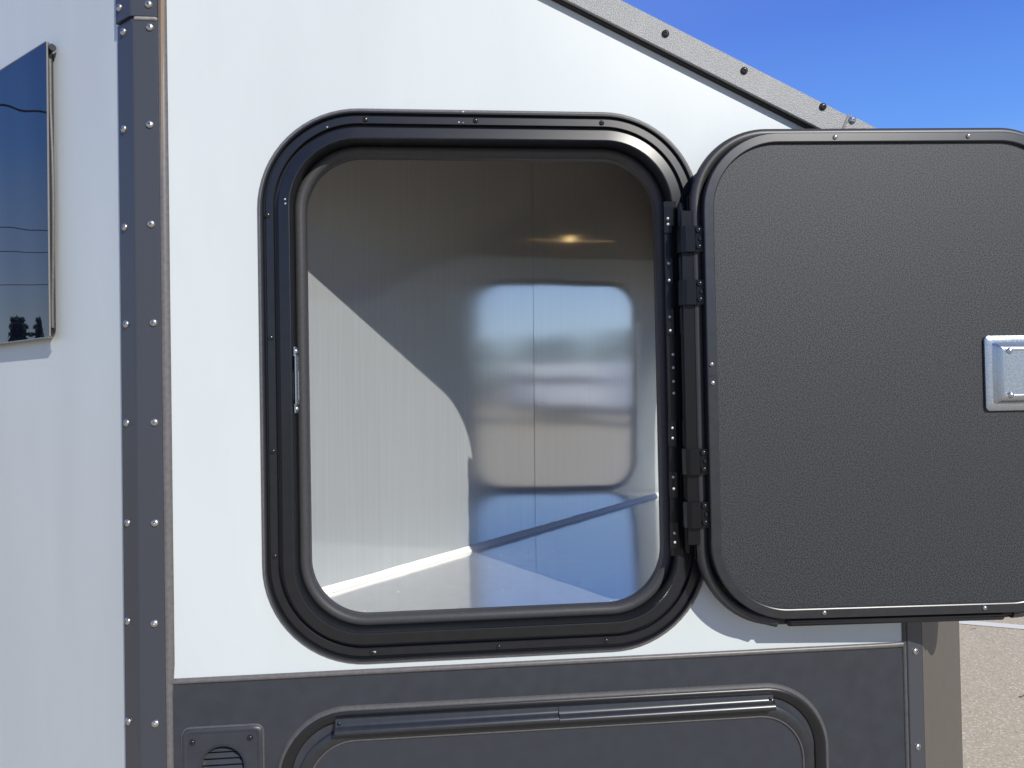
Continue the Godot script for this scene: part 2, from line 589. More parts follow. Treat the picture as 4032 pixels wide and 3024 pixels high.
func build_window_face() -> void:
	var f := node("front_wall", camper, Vector3(-.3505, 0, 0), Vector3(0, -40, 0))
	var b := Shape.new()
	b.box(Vector3(-.90, 1.45, -.0105), Vector3(1.80, 2.4, .02), 0)
	part("skin", b.mesh(), M.white, f)
	var w := node("tinted_window", camper, Vector3(-.3505, 0, 0), Vector3(0, -40, 0))
	var x1 := -.1925; var x0 := -.78; var y0 := 1.6855; var y1 := 2.0645
	var g := Shape.new()
	# slightly bowed pane so that the mirrored wires waver
	var zf := func(u: Vector2) -> Vector3:
		var x: float = lerpf(x0, x1, u.x); var y: float = lerpf(y0, y1, u.y)
		return Vector3(x, y, .0125 + .00016 * sin(x * 62.0 + y * 5.0) + .0001 * sin(y * 40.0))
	g.grid(70, 24, zf)
	part("pane", g.mesh(), M.glass, w)
	var e := Shape.new()
	e.box(Vector3(x1 + .0006, (y0 + y1) / 2, .0113), Vector3(.0010, y1 - y0, .0022), .0003)
	e.box(Vector3((x0 + x1) / 2, y0 - .0008, .0105), Vector3(x1 - x0, .0016, .005), .0004)
	e.box(Vector3((x0 + x1) / 2, y1 + .0008, .0105), Vector3(x1 - x0, .0016, .005), .0004)
	part("pane_edge", e.mesh(), M.edge, w)
	var bk := Shape.new()
	bk.box(Vector3((x0 + x1) / 2 - .004, (y0 + y1) / 2, .0045), Vector3(x1 - x0 - .008, y1 - y0 - .014, .009), .001)
	part("backing_frame", bk.mesh(), M.black_satin, w)
	# rubber seal bowing out between pane and wall
	var sl := Shape.new()
	var path := PackedVector3Array()
	for i in 25:
		var t := i / 24.0
		path.append(Vector3(x1 - .0050 + .0052 * sin(PI * clampf((t - .1) / .72, 0, 1)), y0 + .012 + (y1 - y0 - .03) * t, .0055))
	sl.tube(path, .0020, 8, Vector3(0, 0, 1))
	part("seal", sl.mesh(), M.sealant, w)
	var h := Shape.new()
	h.tube(PackedVector3Array([Vector3(x1 - .02, y1 - .005, .006), Vector3(x1 + .0036, y1 - .005, .006)]), .0046, 14, Vector3(0, 0, 1))
	part("hinge_end", h.mesh(), M.black_satin, w)

func build_roof_trim() -> void:
	var th := -25.705
	var o := node("roof_trim", camper, Vector3(.1504, 2.0704, 0), Vector3(0, 0, th))
	var prof := [Vector2(0, .0), Vector2(0, .0107), Vector2(.0008, .0115), Vector2(.0300, .0115), Vector2(.0314, .0100), Vector2(.0322, -.06)]
	var mk := func(xa: float, xb: float, off: float, up: float) -> Mesh:
		var b := Shape.new()
		var pr := []
		for p in prof: pr.append(Vector2(p.x * up, p.y + off))
		pr[0].y = 0.0
		for i in pr.size() - 1:
			b.quad(Vector3(xa, pr[i].x, pr[i].y), Vector3(xb, pr[i].x, pr[i].y), Vector3(xb, pr[i + 1].x, pr[i + 1].y), Vector3(xa, pr[i + 1].x, pr[i + 1].y))
		for i in range(1, pr.size() - 1):
			b.tri(Vector3(xa, pr[0].x, pr[0].y), Vector3(xa, pr[i].x, pr[i].y), Vector3(xa, pr[i + 1].x, pr[i + 1].y))
			b.tri(Vector3(xb, pr[0].x, pr[0].y), Vector3(xb, pr[i + 1].x, pr[i + 1].y), Vector3(xb, pr[i].x, pr[i].y))
		return b.mesh()
	part("edge_plate", mk.call(-.9, .3720, 0.0, 1.0), M.roof, o)
	part("end_plate", mk.call(.3745, .4290, .0016, 1.05), M.roof, o)
	part("edge_plate", mk.call(.4290, .52, -.001, .96), M.roof, o)
	# putty in the joint
	var j := Shape.new()
	j.box(Vector3(.3732, .0158, .0108), Vector3(.0036, .0325, .0042), .001)
	part("joint_putty", j.mesh(), M.sealant_pale, o)
	# black sealing lip under the plate
	var s := Shape.new()
	s.box(Vector3(-.2, -.0012, .0035), Vector3(1.40, .0022, .0085), .0006)
	part("sealing_lip", s.mesh(), M.rubber_black, o)
	var inv := o.transform.affine_inverse()
	var sp := []
	for p in [[.2746, 2.0389], [.3731, 1.9952], [.4734, 1.9519]]:
		var q: Vector3 = inv * Vector3(p[0] * .986, 1.6 + (p[1] - 1.6) * .986, 0)
		sp.append(Vector3(q.x, q.y, .0115))
	screws(o, screw_roof, M.steel_dark, sp)
	var q2: Vector3 = inv * Vector3(.5116 * .984, 1.6 + .3357 * .984, 0)
	screws(o, screw_roof, M.galv, [Vector3(q2.x, q2.y, .0131)])

func build_right_corner() -> void:
	# trim strip bent back round the right corner
	var b := Shape.new()
	var d := Vector2(cos(deg_to_rad(24)), -sin(deg_to_rad(24)))
	var a := Vector2(.5650, .0030)
	var pts := [Vector2(.5630, -.002), Vector2(.5634, .0022), Vector2(.5645, .0030), a, a + d * .0275, a + d * .0283 + Vector2(-.0003, -.002)]
	b.upright(pts, .25, 1.868)
	b.upright_ends(pts, .25, 1.868)
	var o := part("right_corner_trim", b.mesh(), M.trim, camper)
	var sp := a + d * .0128
	for y in [1.6256, 1.5070, 1.3884, 1.2706, 1.1520]:
		part("screw", screw_bright, M.steel, o, Transform3D(Basis(Vector3.UP, deg_to_rad(24)), Vector3(sp.x, y, sp.y)))
	# grey bead in the groove beside it
	var s := Shape.new()
	var rings := []
	var rng := RandomNumberGenerator.new(); rng.seed = 15
	for i in 41:
		var y := .25 + 1.6 * i / 40.0
		var j := rng.randf_range(-.0003, .0003)
		rings.append([Vector3(.5580 + j, y, -.001), Vector3(.5586 + j, y, .0012), Vector3(.5612, y, .0024), Vector3(.5640, y, .0012)])
	for i in rings.size() - 1:
		for k in 3:
			s.quad(rings[i][k], rings[i][k + 1], rings[i + 1][k + 1], rings[i + 1][k], 1)
	part("sealing_bead", s.mesh(), M.sealant_dark, camper)
	# taupe side wall receding at fifty degrees
	var f := node("taupe_wall", camper, Vector3(.5912, 0, -.0090), Vector3(0, 47, 0))
	var c := Shape.new()
	c.prism(PackedVector2Array([Vector2(0, .25), Vector2(.322, .25), Vector2(.322, 1.86), Vector2(0, 1.86)]), -.02, 0)
	part("skin", c.mesh(), M.taupe, f)
	var e := Shape.new()
	e.box(Vector3(.321, 1.0, -.013), Vector3(.008, 1.5, .024), .003)
	part("edge_rail", e.mesh(), M.taupe, f)

# outer rectangle of the hatch frame: x0, y0, x1, y1, corner radius
const FR := [-.2145, 1.2905, .312, 1.9395, .118]

func build_hatch_frame() -> void:
	var o := node("hatch_frame", camper)
	var se := Shape.new()
	ring_sweep(se, FR, [[-.0012, -.001, 1], [-.0008, .0016, 1], [.0012, .0034, 1], [.0034, .0036, 1], [.0036, -.001, -1]])
	part("sealant", se.mesh(), M.sealant, o)
	var b := Shape.new()
	ring_sweep(b, FR, [[.0034, -.001, -1], [.0034, .0052, -1], [.0042, .0064, -1], [.0058, .0064, -1], [.0066, .0052, -1], [.0068, .0012, -1],
		[.0086, .0012, -1], [.0088, .0034, -1], [.0094, .0040, -1], [.0176, .0044, -1], [.0182, .0038, -1], [.0184, -.0012, -1],
		[.0236, -.0012, -1], [.0238, .0082, -1], [.0246, .0094, -1], [.0366, .0120, -1], [.0375, .0118, -1], [.0381, .0105, -1],
		[.0386, -.0235, -1], [.0415, -.0235, -1], [.0420, -.036, -1], [.0440, -.036, -1]], 20)
	part("profile", b.mesh(), M.black, o)
	# bulb seal on the inner lip, butt joint at the bottom
	var g := Shape.new()
	var pr := []
	var gc := .0442; var gr := .0066
	for i in 17:
		var a := PI * 1.15 - PI * 1.3 * i / 16.0
		pr.append([gc + cos(a) * gr, -.0180 + sin(a) * gr * 1.05, 1])
	pr.append([.0500, -.0300, -1])
	ring_sweep(g, FR, pr, 22)
	part("bulb_seal", g.mesh(), M.rubber, o)
	var jn := Shape.new()
	jn.tube(PackedVector3Array([Vector3(.0605, FR[1] + gc, -.0190), Vector3(.0622, FR[1] + gc, -.0190)]), gr + .0004, 16)
	part("seal_joint", jn.mesh(), M.rubber, o)
	var sp := []
	for p in [[-.0897, 1.9262], [.0397, 1.9266], [.1918, 1.9260], [-.2032, 1.813], [-.2016, 1.6711], [-.2010, 1.5396], [-.2006, 1.4193], [-.0914, 1.3036], [.0558, 1.3030], [.1845, 1.3040]]:
		sp.append(Vector3(p[0], p[1], .0037))
	screws(o, screw_dark_small, M.screw_black, sp)
	# chips in the black coating
	var ch := Shape.new()
	var rng := RandomNumberGenerator.new(); rng.seed = 33
	for p in [[.0250, 1.9364, .0062], [.0200, 1.9242, .0040], [-.0880, 1.3052, .0066], [.0250, 1.9240, .0040], [-.1816, 1.8300, .0112], [-.1812, 1.8250, .0113], [-.1330, 1.915, .0090]]:
		var r := rng.randf_range(.0007, .0016)
		var ring := PackedVector3Array()
		for k in 7: ring.append(Vector3(p[0], p[1], p[2] + .0003) + Vector3(cos(TAU * k / 7), sin(TAU * k / 7), 0) * r * rng.randf_range(.5, 1.2))
		ch.cap(ring)
	tag(part("chipped_paint", ch.mesh(), M.rivet, o), "", "", "", "stuff")
	# galvanised strike plate on the left inner wall
	var px := -.2145 + .0394
	var k := Shape.new()
	var yc := 1.6218
	k.box(Vector3(px + .0004, yc + .0335, .0005), Vector3(.0016, .010, .0135), .0003)
	k.box(Vector3(px + .0004, yc - .0335, .0005), Vector3(.0016, .010, .0135), .0003)
	k.box(Vector3(px + .0022, yc, .0075), Vector3(.0016, .056, .0075), .0004)
	k.box(Vector3(px + .0022, yc, -.0062), Vector3(.0016, .056, .0045), .0004)
	k.box(Vector3(px + .0022, yc + .0195, -.0005), Vector3(.0016, .017, .0090), .0003)
	k.box(Vector3(px + .0022, yc - .0255, -.0005), Vector3(.0016, .005, .0090), .0003)
	k.box(Vector3(px + .0006, yc + .0285, .0005), Vector3(.0030, .002, .0130), .0003)
	k.box(Vector3(px + .0006, yc - .0285, .0005), Vector3(.0030, .002, .0130), .0003)
	part("strike_plate", k.mesh(), M.galv, o)
	for s in [-1, 1]:
		part("strike_screw", screw_dark_small, M.galv, o, Transform3D(Basis(Vector3.UP, PI / 2), Vector3(px + .0012, yc + s * .0335, .0015)))
	# pale grit lying in the bottom channel
	var gt := Shape.new()
	for i in 170:
		var x := rng.randf_range(-.11, .235) if i < 60 else rng.randf_range(.06, .225)
		var y: float = FR[1] + .0388 + rng.randf_range(0, .0026)
		if x > .19: y += pow(maxf(0, x - .19) / .08, 2.0) * .030
		if x < -.09: y += pow((-.09 - x) / .08, 2.0) * .022
		var r2 := rng.randf_range(.0002, .00055)
		gt.box(Vector3(x, y, -.0235 + r2 * .5), Vector3(r2, r2, r2) * 1.6)
	tag(part("grit", gt.mesh(), M.bead, o), "", "", "", "stuff")

const FLOOR_Y := 1.3290
const CORNER := Vector3(.1690, 0, -.5770)      # foot of the seam in the middle of the long lining wall
const ALONG := Vector3(.6494, 0, -.7604)       # direction of that wall

# the nose of the camper is symmetrical about an upright plane through the seam: a point of the near wall on the far one
func across(x: float, z: float) -> Vector3:
	var p := Vector3(x, 0, z)
	return p - ALONG * (2.0 * (p - CORNER).dot(ALONG))

# wall with the hatch opening; top edge follows the roof, at most y1; sx = -1 where local x runs the other way
func wall_with_hole(x0: float, x1: float, y0: float, y1: float, drop: float, ins: float, z0: float, z1: float, b: Shape, sx := 1.0) -> void:
	var hole := rrect(FR[0] + ins, FR[1] + ins, FR[2] - ins, FR[3] - ins, .118 - ins, 12)
	var mx := .049
	var ty := func(x: float) -> float: return minf(y1, roof_y(x if sx > 0 else .0975 - x) - drop)
	# where the roof line cuts the level top
	var cut := .1385 + (2.0762 - drop - y1) / SLOPE
	if sx < 0: cut = .0975 - cut
	var hl := PackedVector2Array(); var hr := PackedVector2Array()
	for q in hole:
		if q.x > mx: hr.append(q)
		else: hl.append(q)
	var lp := PackedVector2Array([Vector2(x0, y0), Vector2(mx, y0), Vector2(mx, FR[1] + ins)])
	for i in range(hl.size() - 1, -1, -1): lp.append(hl[i])
	lp.append_array(PackedVector2Array([Vector2(mx, FR[3] - ins), Vector2(mx, ty.call(mx))]))
	if cut > x0 and cut < mx: lp.append(Vector2(cut, ty.call(cut)))
	lp.append(Vector2(x0, ty.call(x0)))
	var rp := PackedVector2Array([Vector2(mx, y0), Vector2(x1, y0), Vector2(x1, ty.call(x1))])
	if cut < x1 and cut > mx: rp.append(Vector2(cut, ty.call(cut)))
	rp.append_array(PackedVector2Array([Vector2(mx, ty.call(mx)), Vector2(mx, FR[3] - ins)]))
	for i in range(hr.size() - 1, -1, -1): rp.append(hr[i])
	rp.append(Vector2(mx, FR[1] + ins))
	b.prism(lp, z0, z1)
	b.prism(rp, z0, z1)

func upper_strip(xa: float, xb: float, y0: float, drop: float, z0: float, z1: float, sx := 1.0) -> Mesh:
	# triangle-like strip between level y0 and the sloping roof line
	var f := func(x: float) -> float: return roof_y(x if sx > 0 else .0975 - x) - drop
	var cut := .1385 + (2.0762 - drop - y0) / SLOPE
	if sx < 0: cut = .0975 - cut
	var b := Shape.new()
	var p := PackedVector2Array([Vector2(xa, y0), Vector2(cut, y0), Vector2(xa, f.call(xa))]) if sx > 0 else PackedVector2Array([Vector2(cut, y0), Vector2(xb, y0), Vector2(xb, f.call(xb))])
	b.prism(p, z0, z1)
	return b.mesh()

func build_compartment() -> void:
	var o := node("storage_compartment", camper)
	var top := 2.262
	var at := Transform3D(Basis(Vector3.UP, deg_to_rad(49.5)) * Basis(Vector3.RIGHT, .013), CORNER + Vector3(0, FLOOR_Y, 0))
	# long brushed aluminium wall in two slightly wavy sheets that butt at a seam
	var lf := Shape.new()
	lf.grid(60, 40, func(u: Vector2) -> Vector3:
		var x := lerpf(-.745, -.0004, u.x); var y := u.y * (top - FLOOR_Y)
		return Vector3(x, y, .00010 * sin(y * 13.0 + 1.0) * sin(x * 11.0 + .4) + .00006 * sin(y * 23.0)))
	part("left_panel", lf.mesh(), M.alu, o, at)
	var rt := Shape.new()
	rt.grid(80, 60, func(u: Vector2) -> Vector3:
		var x := lerpf(.0004, .745, u.x); var y := u.y * (top - FLOOR_Y)
		var near := exp(-x / .10)
		return Vector3(x, y, .00016 * sin(y * 24.0 + x * 7.0) * near + .00010 * sin(x * 22.0 + y * 9.0) + .00035 * exp(-x / .05)))
	part("right_panel", rt.mesh(), M.alu, o, at)
	var bk := Shape.new()
	bk.box(Vector3(0, (top - FLOOR_Y) / 2, -.0085), Vector3(1.52, top - FLOOR_Y, .012))
	part("backing_board", bk.mesh(), M.lining, o, at)
	# plan of the compartment: near wall, nose wall, far wall, long wall
	var e0 := across(-.32, -.02); var e1 := across(.591, -.02)
	var plan := [Vector2(-.32, -.020), Vector2(.591, -.020), Vector2(e1.x, e1.z), Vector2(e0.x, e0.z)]
	var slab := func(y0: float, y1: float) -> Mesh:
		var t := PackedVector3Array(); var d := PackedVector3Array()
		for p in plan:
			t.append(Vector3(p.x, y1, p.y)); d.append(Vector3(p.x, y0, p.y))
		t.reverse(); d.reverse()
		var b := Shape.new()
		b.cap(t, true); b.cap(d)
		b.loft([t, d])
		return b.mesh()
	part("floor", slab.call(FLOOR_Y - .012, FLOOR_Y), M.alu_floor, o)
	var ce := Shape.new()
	var c0 := PackedVector3Array(); var c1 := PackedVector3Array()
	for p in plan:
		var w := (Vector3(p.x, 0, p.y) - CORNER).dot(Vector3(.7604, 0, .6494))
		c0.append(Vector3(p.x, 2.2500 - .633 * w, p.y)); c1.append(Vector3(p.x, 2.2600 - .633 * w, p.y))
	c0.reverse(); c1.reverse()
	ce.cap(c1, true); ce.cap(c0)
	ce.loft([c1, c0])
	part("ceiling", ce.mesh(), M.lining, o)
	# white bead in the angle of the long wall and the floor, hand-run and a little uneven
	var bd := Shape.new()
	var rings := []
	var rng := RandomNumberGenerator.new(); rng.seed = 6
	var j := 0.0
	for i in 150:
		var x := -.74 + 1.48 * i / 149.0
		j = lerpf(j, rng.randf_range(-.0008, .0008), .35)
		var blob := .0011 * exp(-pow((x - .062) / .006, 2.0)) + .0007 * exp(-pow((x - .16) / .01, 2.0))
		rings.append([Vector3(x, .0088 + j + blob, .0006), Vector3(x, .0066 + j * .5 + blob, .0034 + blob), Vector3(x, .0034 + blob, .0062 + j), Vector3(x, .0002, .0088 + j * 1.2)])
	for i in rings.size() - 1:
		for k in 3:
			bd.quad(rings[i][k + 1], rings[i + 1][k + 1], rings[i + 1][k], rings[i][k], 1)
	part("sealing_bead", bd.mesh(), M.bead, o, Transform3D(Basis(Vector3.UP, deg_to_rad(49.5)), CORNER + Vector3(0, FLOOR_Y, 0)))
	# linings on the back of the near wall, the nose wall and the far wall
	var iw := Shape.new()
	wall_with_hole(-.33, .60, FLOOR_Y - .01, 1.96, .03, .0375, -.045, -.0370, iw)
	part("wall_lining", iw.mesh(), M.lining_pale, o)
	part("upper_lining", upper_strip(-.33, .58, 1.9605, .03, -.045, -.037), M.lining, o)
	var nl := Shape.new()
	nl.box(Vector3(.155, 1.575, -.030), Vector3(.38, .51, .008))
	part("nose_lining", nl.mesh(), M.lining_pale, o, Transform3D(Basis(Vector3.UP, deg_to_rad(49.5)), Vector3(.591, 0, -.009)))
	# far wall with its own hatch opening, open to the daylight
	var n2 := across(0, 1) - across(0, 0)
	var far := Transform3D(Basis(Vector3(n2.z, 0, -n2.x), Vector3.UP, n2), Vector3.ZERO)
	# local x runs the other way on the far wall: keep the opening where its mirror twin is
	far.origin = across(.04875, 0) - far.basis.x * .04875
	var fw := Shape.new()
	wall_with_hole(-.44, .40, FLOOR_Y - .01, 1.96, .03, .0375, -.045, -.0370, fw, -1.0)
	part("far_lining", fw.mesh(), M.lining_pale, o, far)
	part("far_upper_lining", upper_strip(-.44, .42, 1.9605, .03, -.045, -.037, -1.0), M.lining, o, far)
	var fo := Shape.new()
	wall_with_hole(-.455, .42, FLOOR_Y - .05, 2.6, .004, .012, -.02, 0, fo, -1.0)
	part("far_wall", fo.mesh(), M.white, camper, far)
	var ff := node("far_hatch_frame", camper)
	ff.transform = far
	var fr := Shape.new()
	ring_sweep(fr, FR, [[.0034, -.001, -1], [.0034, .0052, -1], [.0220, .0060, -1], [.0240, .0094, 5], [.0366, .0120, 5], [.0381, .0105, -1], [.0386, -.0235, -1], [.0415, -.0235, -1], [.0420, -.036, -1], [.0440, -.036, -1]], 14)
	part("profile", fr.mesh(), M.black, ff)
	var fg := Shape.new()
	var pr := []
	for i in 13:
		var a := PI * 1.15 - PI * 1.3 * i / 12.0
		pr.append([.0442 + cos(a) * .0066, -.0180 + sin(a) * .0067, 1])
	ring_sweep(fg, FR, pr, 14)
	part("bulb_seal", fg.mesh(), M.rubber, ff)
	# small warm dome lamp above the far hatch, lit
	var lp := Vector3(.085, 2.012, -.045)
	var dm := Shape.new()
	dm.lathe([Vector2(.0001, .006), Vector2(.004, .0042), Vector2(.0055, .002), Vector2(.0055, 0)], 18, [1, 1, -1])
	var glow := mat(Color(1, .9, .72), .4)
	glow.emission_enabled = true
	glow.emission = Color(1, .84, .58)
	glow.emission_energy_multiplier = .8
	var ls := Shape.new()
	ls.box(Vector3(0, -.0035, .0012), Vector3(.23, .0022, .0024), .0006)
	var dim := mat(Color(1, .9, .72), .4)
	dim.emission_enabled = true
	dim.emission = Color(1, .80, .50)
	dim.emission_energy_multiplier = .3
	part("lamp_strip", ls.mesh(), dim, o, far * Transform3D(Basis(Vector3.UP, PI), lp))
	var lt := far * Transform3D(Basis(Vector3.UP, PI), lp)
	part("dome_lamp", dm.mesh(), glow, o, lt)
	var om := OmniLight3D.new()
	om.name = "dome_lamp_light"
	om.light_color = Color(1, .84, .58)
	om.light_energy = .0002
	om.light_size = .004
	om.omni_range = 6
	om.omni_attenuation = 2
	om.shadow_enabled = true
	om.position = lt * Vector3(0, 0, .012)
	o.add_child(om)
	# crumbs of dirt on the floor
	var g := Shape.new()
	for i in 30:
		var x := rng.randf_range(-.22, .30); var z := rng.randf_range(-.46, -.06)
		var s := rng.randf_range(.0004, .0010)
		if (Vector3(x, 0, z) - CORNER).dot(Vector3(.7604, 0, .6494)) < .02: continue
		g.box(Vector3(x, FLOOR_Y + s * .3, z), Vector3(s, s * .7, s), 0)
	tag(part("crumbs", g.mesh(), M.bead, o), "", "", "", "stuff")

func build_hinge() -> void:
	var o := node("hinge", camper)
	# fixed leaf: a long base strip with raised plates, each with two bright rivets
	var b := Shape.new()
	b.box(Vector3(.2708, 1.6165, .0128), Vector3(.0150, .425, .0018), .0004)
	part("fixed_leaf", b.mesh(), M.hinge, o)
	var plates := [[1.7905, 1.8215], [1.7300, 1.7595], [1.6690, 1.6985], [1.5350, 1.5645], [1.4740, 1.5045], [1.4130, 1.4445]]
	for p in plates:
		var y: float = (p[0] + p[1]) / 2
		var s := Shape.new()
		s.upright([Vector2(.2628, .0128), Vector2(.2630, .0158), Vector2(.2716, .0164), Vector2(.2742, .0158), Vector2(.2770, .0120), Vector2(.2800, .0115)], p[0], p[1])
		s.upright_ends([Vector2(.2628, .0128), Vector2(.2630, .0158), Vector2(.2716, .0164), Vector2(.2742, .0158), Vector2(.2770, .0120), Vector2(.2800, .0115)], p[0], p[1])
		var m := part("fixed_plate", s.mesh(), M.hinge, o)
		# knuckle round the pin
		var k := Shape.new()
		k.tube(PackedVector3Array([Vector3(.2818, p[0], .0185), Vector3(.2818, p[1], .0185)]), .0042, 12)
		part("knuckle", k.mesh(), M.hinge, o)
		m.name = m.name
	var rv := Shape.new()
	rv.lathe([Vector2(.0018, -.0004), Vector2(.0017, .0004), Vector2(.0011, .0009), Vector2(.0001, .0011)], 10, [1, 1, 1])
	var rm := rv.mesh()
	for y in [1.8075, 1.8005, 1.7538, 1.7334, 1.6895, 1.6731, 1.5567, 1.5446, 1.4983, 1.4843, 1.4317, 1.4206]:
		part("rivet", rm, M.rivet, o, Transform3D(Basis.IDENTITY, Vector3(.2672, y, .0163)))
	for y in [1.6447, 1.6289, 1.6125, 1.5982]:
		part("rivet", rm, M.rivet, o, Transform3D(Basis.IDENTITY, Vector3(.2708, y, .0139)))
	# door leaf: four bent straps on the knuckles, each with three black screws
	for p in [[1.7631, 1.7934], [1.7013, 1.7305], [1.5029, 1.5329], [1.4410, 1.4709]]:
		var s := Shape.new()
		var pts := [Vector2(.2755, .0215), Vector2(.2742, .0300), Vector2(.2762, .0362), Vector2(.2810, .0400), Vector2(.2915, .0408), Vector2(.2935, .0380), Vector2(.3030, .0395), Vector2(.3036, .0375), Vector2(.2930, .0362), Vector2(.2780, .0340)]
		s.upright(pts, p[0], p[1])
		s.upright_ends(pts, p[0], p[1])
		part("door_strap", s.mesh(), M.hinge, o)
		var y0: float = p[0]; var h: float = p[1] - p[0]
		for q in [[.2965, .84], [.2992, .52], [.2968, .2]]:
			part("strap_screw", screw_dark_small, M.screw_black, o, Transform3D(Basis(Vector3.UP, -.15), Vector3(q[0], y0 + h * q[1], .0386)))
	# long carrier strip behind the straps
	var c := Shape.new()
	c.box(Vector3(.2965, 1.6165, .0225), Vector3(.0150, .430, .0020), .0004)
	c.tube(PackedVector3Array([Vector3(.2818, 1.409, .0185), Vector3(.2818, 1.825, .0185)]), .0028, 10)
	c.box(Vector3(.2843, 1.6165, .0335), Vector3(.0135, .392, .0022), .0006)
	part("door_leaf", c.mesh(), M.hinge, o)
	for y in [1.6480, 1.6390, 1.6240, 1.6085, 1.5985]:
		part("rivet", rm, M.rivet, o, Transform3D(Basis.IDENTITY, Vector3(.3085, y, .0248)))

func build_door() -> void:
	var o := node("hatch_door", camper, Vector3(.30, 0, .045), Vector3(0, -2.862, 0))
	var R := [.0010, 1.3340, .4460, 1.9007, .090]       # outer edge of the aluminium ring
	# grained inner liner
	var b := Shape.new()
	var lr := [.0095, 1.3425, .4375, 1.8920, .082]
	var f := rrect(lr[0], lr[1], lr[2], lr[3], lr[4], 16)
	b.cap(at_z(f, -.0022))
	b.loft([at_z(f, -.020), at_z(f, -.0022)])
	b.cap(at_z(f, -.020), true)
	part("inner_panel", b.mesh(), M.liner, o)
	var g := Shape.new()
	ring_sweep(g, R, [[.0, -.0200, -1], [.0, -.0012, -1], [.0004, .0004, -1], [.0014, .0012, -1], [.0106, .0016, -1], [.0116, .0010, -1], [.0122, -.0004, -1], [.0124, -.004, -1]], 20)
	part("edge_ring", g.mesh(), M.ring, o)
	# outer skin of the door, a little larger than the ring
	var s := Shape.new()
	var sk := [R[0] - .0115, R[1] - .0132, R[2] + .0115, R[3] + .0080, .098]
	var a := rrect(sk[0], sk[1], sk[2], sk[3], sk[4], 20)
	var a2 := rrect(sk[0] + .002, sk[1] + .002, sk[2] - .002, sk[3] - .002, sk[4] - .002, 20)
	s.cap(at_z(a2, -.0300), true)
	s.loft([at_z(a2, -.0300), at_z(a, -.0285), at_z(a, -.0235), at_z(a2, -.0225)], [1, -1, 1])
	s.cap(at_z(a2, -.0225))
	s.loft([at_z(f, -.0225), at_z(f, -.0195)])
	part("outer_skin", s.mesh(), M.black_satin, o)
	# rubber tube round the ring: left, top and right in one length, the bottom in short lengths
	var tr := [R[0] - .0052, R[1] - .0045, R[2] + .0052, R[3] + .0028, .086]
	var loop := rrect(tr[0], tr[1], tr[2], tr[3], tr[4], 22)
	var zt := -.0165
	var path := PackedVector3Array()
	# loop starts at the bottom right corner and runs counter-clockwise to the bottom left one
	for q in loop: path.append(Vector3(q.x, q.y, zt))
	path[path.size() - 1] += Vector3(0, -.0022, .001)
	path[path.size() - 2] += Vector3(0, -.0010, .0005)
	var t := Shape.new()
	t.tube(path, .0070, 14, Vector3(0, 0, 1))
	part("rubber_seal", t.mesh(), M.rubber_brown, o)
	var t2 := Shape.new()
	t2.box(Vector3((.0905 + .3530) / 2, R[1] - .0060, -.0120), Vector3(.3530 - .0905, .0098, .0135), .0028)
	part("bottom_seal", t2.mesh(), M.rubber_black, o)
	var t3 := Shape.new()
	t3.box(Vector3(.0850, R[1] - .0030, -.0120), Vector3(.0100, .0060, .0060), .0005)
	part("seal_rail", t3.mesh(), M.rubber_black, o)
	var t4 := Shape.new()
	t4.box(Vector3(.3575, R[1] - .0030, -.0120), Vector3(.0100, .0060, .0060), .0005)
	part("seal_rail", t4.mesh(), M.rubber_black, o)
	var sp := []
	for p in [[.1583, 1.8944], [.3180, 1.8948], [.0058, 1.6309], [.0066, 1.6094], [.1311, 1.3408], [.3218, 1.3408]]:
		sp.append(Vector3(p[0], p[1], .0015))
	screws(o, screw_mesh(.0027, .0022, .0008), M.steel, sp, "screw", 12)
	# joint line of the ring at the hinge side
	var j := Shape.new()
	j.box(Vector3(.0060, 1.6175, .0016), Vector3(.0110, .0005, .0006))
	part("ring_joint", j.mesh(), M.rubber_black, o)
	# pressed latch cover
	var lx0 := .3312; var lx1 := .4250; var ly0 := 1.5705; var ly1 := 1.6590
	var k := Shape.new()
	var r0 := rrect(lx0, ly0, lx1, ly1, .005, 6)
	var rr := [[.0, -.0015], [.0, .0008], [.0006, .0015], [.0080, .0016], [.0092, .0024], [.0110, .0060], [.0135, .0085], [.0160, .0098], [.0178, .0100], [.0188, .0095]]
	var rings := []
	for q in rr:
		var sx: float = q[0]
		rings.append(at_z(rrect(lx0 + sx, ly0 + sx, lx1 - sx, ly1 - sx, maxf(.005 - sx * .2, .002), 6), q[1]))
	k.loft(rings, [-1, 1, 1, 2, 2, 2, 2, 2, 2])
	k.cap(rings[-1])
	k.cap(at_z(r0, -.0015), true)
	part("latch_cover", k.mesh(), M.galv, o)
	var d := Shape.new()
	d.lathe([Vector2(.0040, -.0008), Vector2(.0036, .0008), Vector2(.0024, .0020), Vector2(.0001, .0026)], 14, [1, 1, 1])
	var dm := d.mesh()
	for p in [[.3548, 1.6405], [.3548, 1.5890], [.4015, 1.6405], [.4015, 1.5890]]:
		part("latch_rivet", dm, M.galv, o, Transform3D(Basis.IDENTITY, Vector3(p[0], p[1], .0095)))

